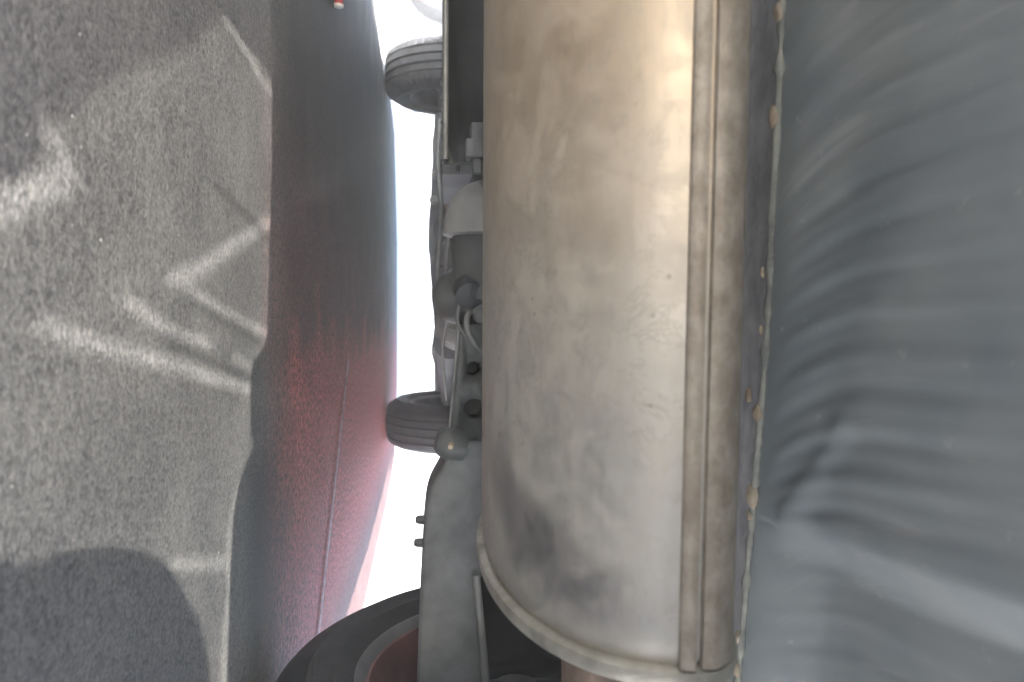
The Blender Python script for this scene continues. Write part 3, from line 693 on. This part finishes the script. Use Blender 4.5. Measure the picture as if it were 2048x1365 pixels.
# ------------------------------------------------------------------ pale things out in the glare
def far_car(x, y, rz, label):
    root = empty('silver_car', (x, y, 0), rz); tag(root, label, 'car', 'cars parked out in the glare')
    Mx = Matrix.Translation((x, y, 0)) @ Matrix.Rotation(rz, 4, 'Z')
    def W(a, b, c): return Mx @ Vector((a, b, c))
    bm = bmesh.new(); rows = []
    P = [(-2.1, .85, .5, .80), (-2.0, .95, .3, .84), (-1.5, 1.02, .3, .86), (-1.0, 1.40, .3, .86), (-.4, 1.46, .22, .86), (.5, 1.44, .22, .86), (1.0, 1.05, .3, .86), (1.7, .92, .3, .84), (2.05, .72, .35, .76), (2.12, .6, .45, .7)]
    for y0, zr, zl, hw in P:
        wr = 0.62 if zr > 1.2 else hw-0.1; bz = min(.88, zr-.05)
        h = [(hw-.04, zl), (hw, .55), (hw-.01, bz), (wr, zr-.02), (0, zr)]
        rows.append([W(a, y0, b) for a, b in h] + [W(-a, y0, b) for a, b in h[-2::-1]])
    vv = grid(bm, rows); bm.faces.new(vv[0]); bm.faces.new(vv[-1]); link('body', bm, 'white_body', root)
    for s in (-1, 1):
        bm = bmesh.new(); prism(bm, [W(s*.855, -.95, .92), W(s*.855, .95, .92), W(s*.66, .5, 1.38), W(s*.66, -.85, 1.38)], (Mx.to_3x3() @ Vector((s*.012, 0, .004)))); link('side_window', bm, 'glass', root, smoothit=False)
        for yy in (-1.3, 1.35):
            ax = Mx.to_3x3() @ Vector((s, 0, 0)); bm = bmesh.new()
            lathe(bm, [(0.2, -.09), (.29, -.1), (.31, -.07), (.31, .07), (.29, .1), (.2, .09)], W(s*.76, yy, .31), ax, 40); wl = link('wheel', bm, 'tyre', root)
            bm = bmesh.new(); lathe(bm, [(0, .06), (.06, .075), (.16, .06), (.2, .085), (.2, -.05)], W(s*.76, yy, .31), ax, 32); link('rim', bm, 'rim', wl)
    return root
far_car(-4.3, 7.6, R(80), 'pale silver car out in the glare beyond the left front tyre')
bm = bmesh.new(); lathe(bm, [(0.09, 0), (0.09, .05), (0.05, .08), (0.045, 1.5), (0, 1.52)], (-3.1, 9.2, -0.008), (0, 0, 1), 24)
tag(link('lamp_post', bm, 'pole'), 'thin pale post standing in the glare behind the left front tyre', 'post')

# ------------------------------------------------------------------ behind the camera: what shapes the low sun on the near ground
# added unseen tinted sheet; its slits and strips shape sunlight into streaks
YS = -0.90
def on_sheet(px, py):
    g = atz(px, py); return Vector((g.x, (g.y-YS)*TAN_EL))
slits = [([(-40, 425), (60, 385), (135, 352)], 15), ([(135, 352), (110, 285), (85, 240)], 9), ([(345, 562), (430, 520), (500, 470), (545, 440)], 12),
         ([(345, 562), (380, 580), (450, 622), (535, 668)], 7), ([(90, 650), (200, 690), (330, 725), (440, 760), (520, 785)], 10), ([(250, 600), (330, 655), (420, 690)], 8),
         ([(455, 45), (490, 100), (525, 160), (560, 215)], 7), ([(545, 868), (515, 905), (478, 985), (462, 1050), (458, 1110), (462, 1180), (452, 1260), (447, 1400)], 10), ([(345, 1128), (420, 1128), (500, 1130)], 8), ([(470, 715), (530, 752)], 6)]
slits_w = [([on_sheet(*p) for p in pts], hw*0.0005) for pts, hw in slits]
def in_slit(p):
    for pts, hw in slits_w:
        for a, b in zip(pts, pts[1:]):
            ab = b-a; t = max(0, min(1, (p-a).dot(ab)/ab.length_squared)); q = p-a-ab*t
            if math.hypot(q.x, q.y*1.0) < hw: return True
    return False
scr = empty('streak_mask', (-0.1, YS, 0)); tag(scr, 'added unseen tinted sheet that shapes the sun into streaks', 'screen')
bm = bmesh.new(); x0, x1, z0, z1, nx, nz = -0.50, 0.50, 0.42, 0.88, 330, 230
V = {}
def gv(i, j):
    if (i, j) not in V: V[i, j] = bm.verts.new((x0+(x1-x0)*i/nx, YS, z0+(z1-z0)*j/nz))
    return V[i, j]
for i in range(nx):
    for j in range(nz):
        if in_slit(Vector((x0+(x1-x0)*(i+.5)/nx, z0+(z1-z0)*(j+.5)/nz))): continue
        bm.faces.new((gv(i, j), gv(i+1, j), gv(i+1, j+1), gv(i, j+1)))
link('streak_mask_sheet', bm, 'tint', scr, smoothit=False)
def film(pts, wd):
    p = [on_sheet(*q) for q in pts]; bm = bmesh.new(); k = 0
    for a, b in zip(p, p[1:]):
        d = (b-a).normalized(); s = Vector((-d.y, d.x))*wd
        bm.faces.new([bm.verts.new((q.x, YS+0.004, q.y)) for q in (a-s, b-s, b+s, a+s)])
    link('streak_mask_strip', bm, 'tint_strip', scr, smoothit=False)
film([(425, 365), (540, 480)], 0.005); film([(365, 590), (520, 690)], 0.0042); film([(330, 680), (525, 775)], 0.004)
bm = bmesh.new(); poly = [(-60, -200), (-60, 360), (40, 350), (90, 300), (70, 250), (130, 200), (260, 130), (360, 90), (440, 20), (520, 120), (580, 220), (620, 220), (620, -200)]
bm.faces.new([bm.verts.new((q.x, YS+0.010, q.y)) for q in [on_sheet(*p) for p in poly]])
link('streak_mask_violet', bm, 'tint_dark', scr, smoothit=False)  # added film that darkens and tints the sunlight
for (cx, cz, sx_, sz_) in ((-0.515, 0.47, 0.03, 0.94), (0.515, 0.47, 0.03, 0.94), (0, 0.895, 1.06, 0.03), (0, 0.405, 1.0, 0.03)):
    bm = bmesh.new(); box(bm, (cx, YS, cz), (sx_, 0.03, sz_), None, 0.004); link('streak_mask_bar', bm, 'grey', scr)
for s in (-0.515, 0.515):
    bm = bmesh.new(); box(bm, (s, YS, 0.015), (0.05, 0.4, 0.03), None, 0.006); link('streak_mask_foot', bm, 'grey', scr)

# added unseen form behind the bumper, outlined to cast the rounded lower left shadow
YG = -0.22
caster = empty('unseen_shade_caster', (0.4, YG, 0)); tag(caster, 'added unseen form that casts a rounded shadow, standing in for a person', 'caster')
out = [(-60, 1118), (60, 1116), (118, 1122), (128, 1108), (170, 1092), (225, 1086), (285, 1096), (335, 1120), (355, 1140), (372, 1185), (400, 1225), (418, 1300), (428, 1380), (430, 1600), (400, 1900)]
pts = [atz(*p) for p in out]; pr = [Vector((g.x, (g.y-YG)*TAN_EL)) for g in pts]
pr = [Vector((pr[0].x+0.01, 0.0))] + pr + [Vector((pr[-1].x+0.06, 0.2)), Vector((pr[-1].x+0.06, 0.0))]
bm = bmesh.new(); prism(bm, [(p.x, YG-0.11, p.y) for p in pr], (0, 0.11, 0), 0.006)
link('caster_body', bm, 'caster', caster)
bm = bmesh.new(); prism(bm, [(0.36, YG-0.16, 0.03), (0.66, YG-0.16, 0.03), (0.64, YG-0.16, 0.20), (0.38, YG-0.16, 0.20)], (0, 0.055, 0), 0.01); link('caster_front', bm, 'caster', caster)

# ------------------------------------------------------------------ added thin haze standing in for lens glare
bm = bmesh.new(); box(bm, (0, 0, 0.35), (2600, 2600, 3.0))
hz = link('added_glare_haze', bm, 'sunlit_ground', None, smoothit=False); hz.data.materials.clear()
hm = bpy.data.materials.new('added glare haze'); hm.use_nodes = True; hn = hm.node_tree.nodes; hn.clear()
ho = hn.new('ShaderNodeOutputMaterial'); pv = hn.new('ShaderNodeVolumePrincipled')
pv.inputs['Color'].default_value = (0.97, 0.975, 1.0, 1); pv.inputs['Density'].default_value = 0.030; pv.inputs['Anisotropy'].default_value = 0.2
hm.node_tree.links.new(pv.outputs[0], ho.inputs['Volume']); hz.data.materials.append(hm); hz['kind'] = 'stuff'
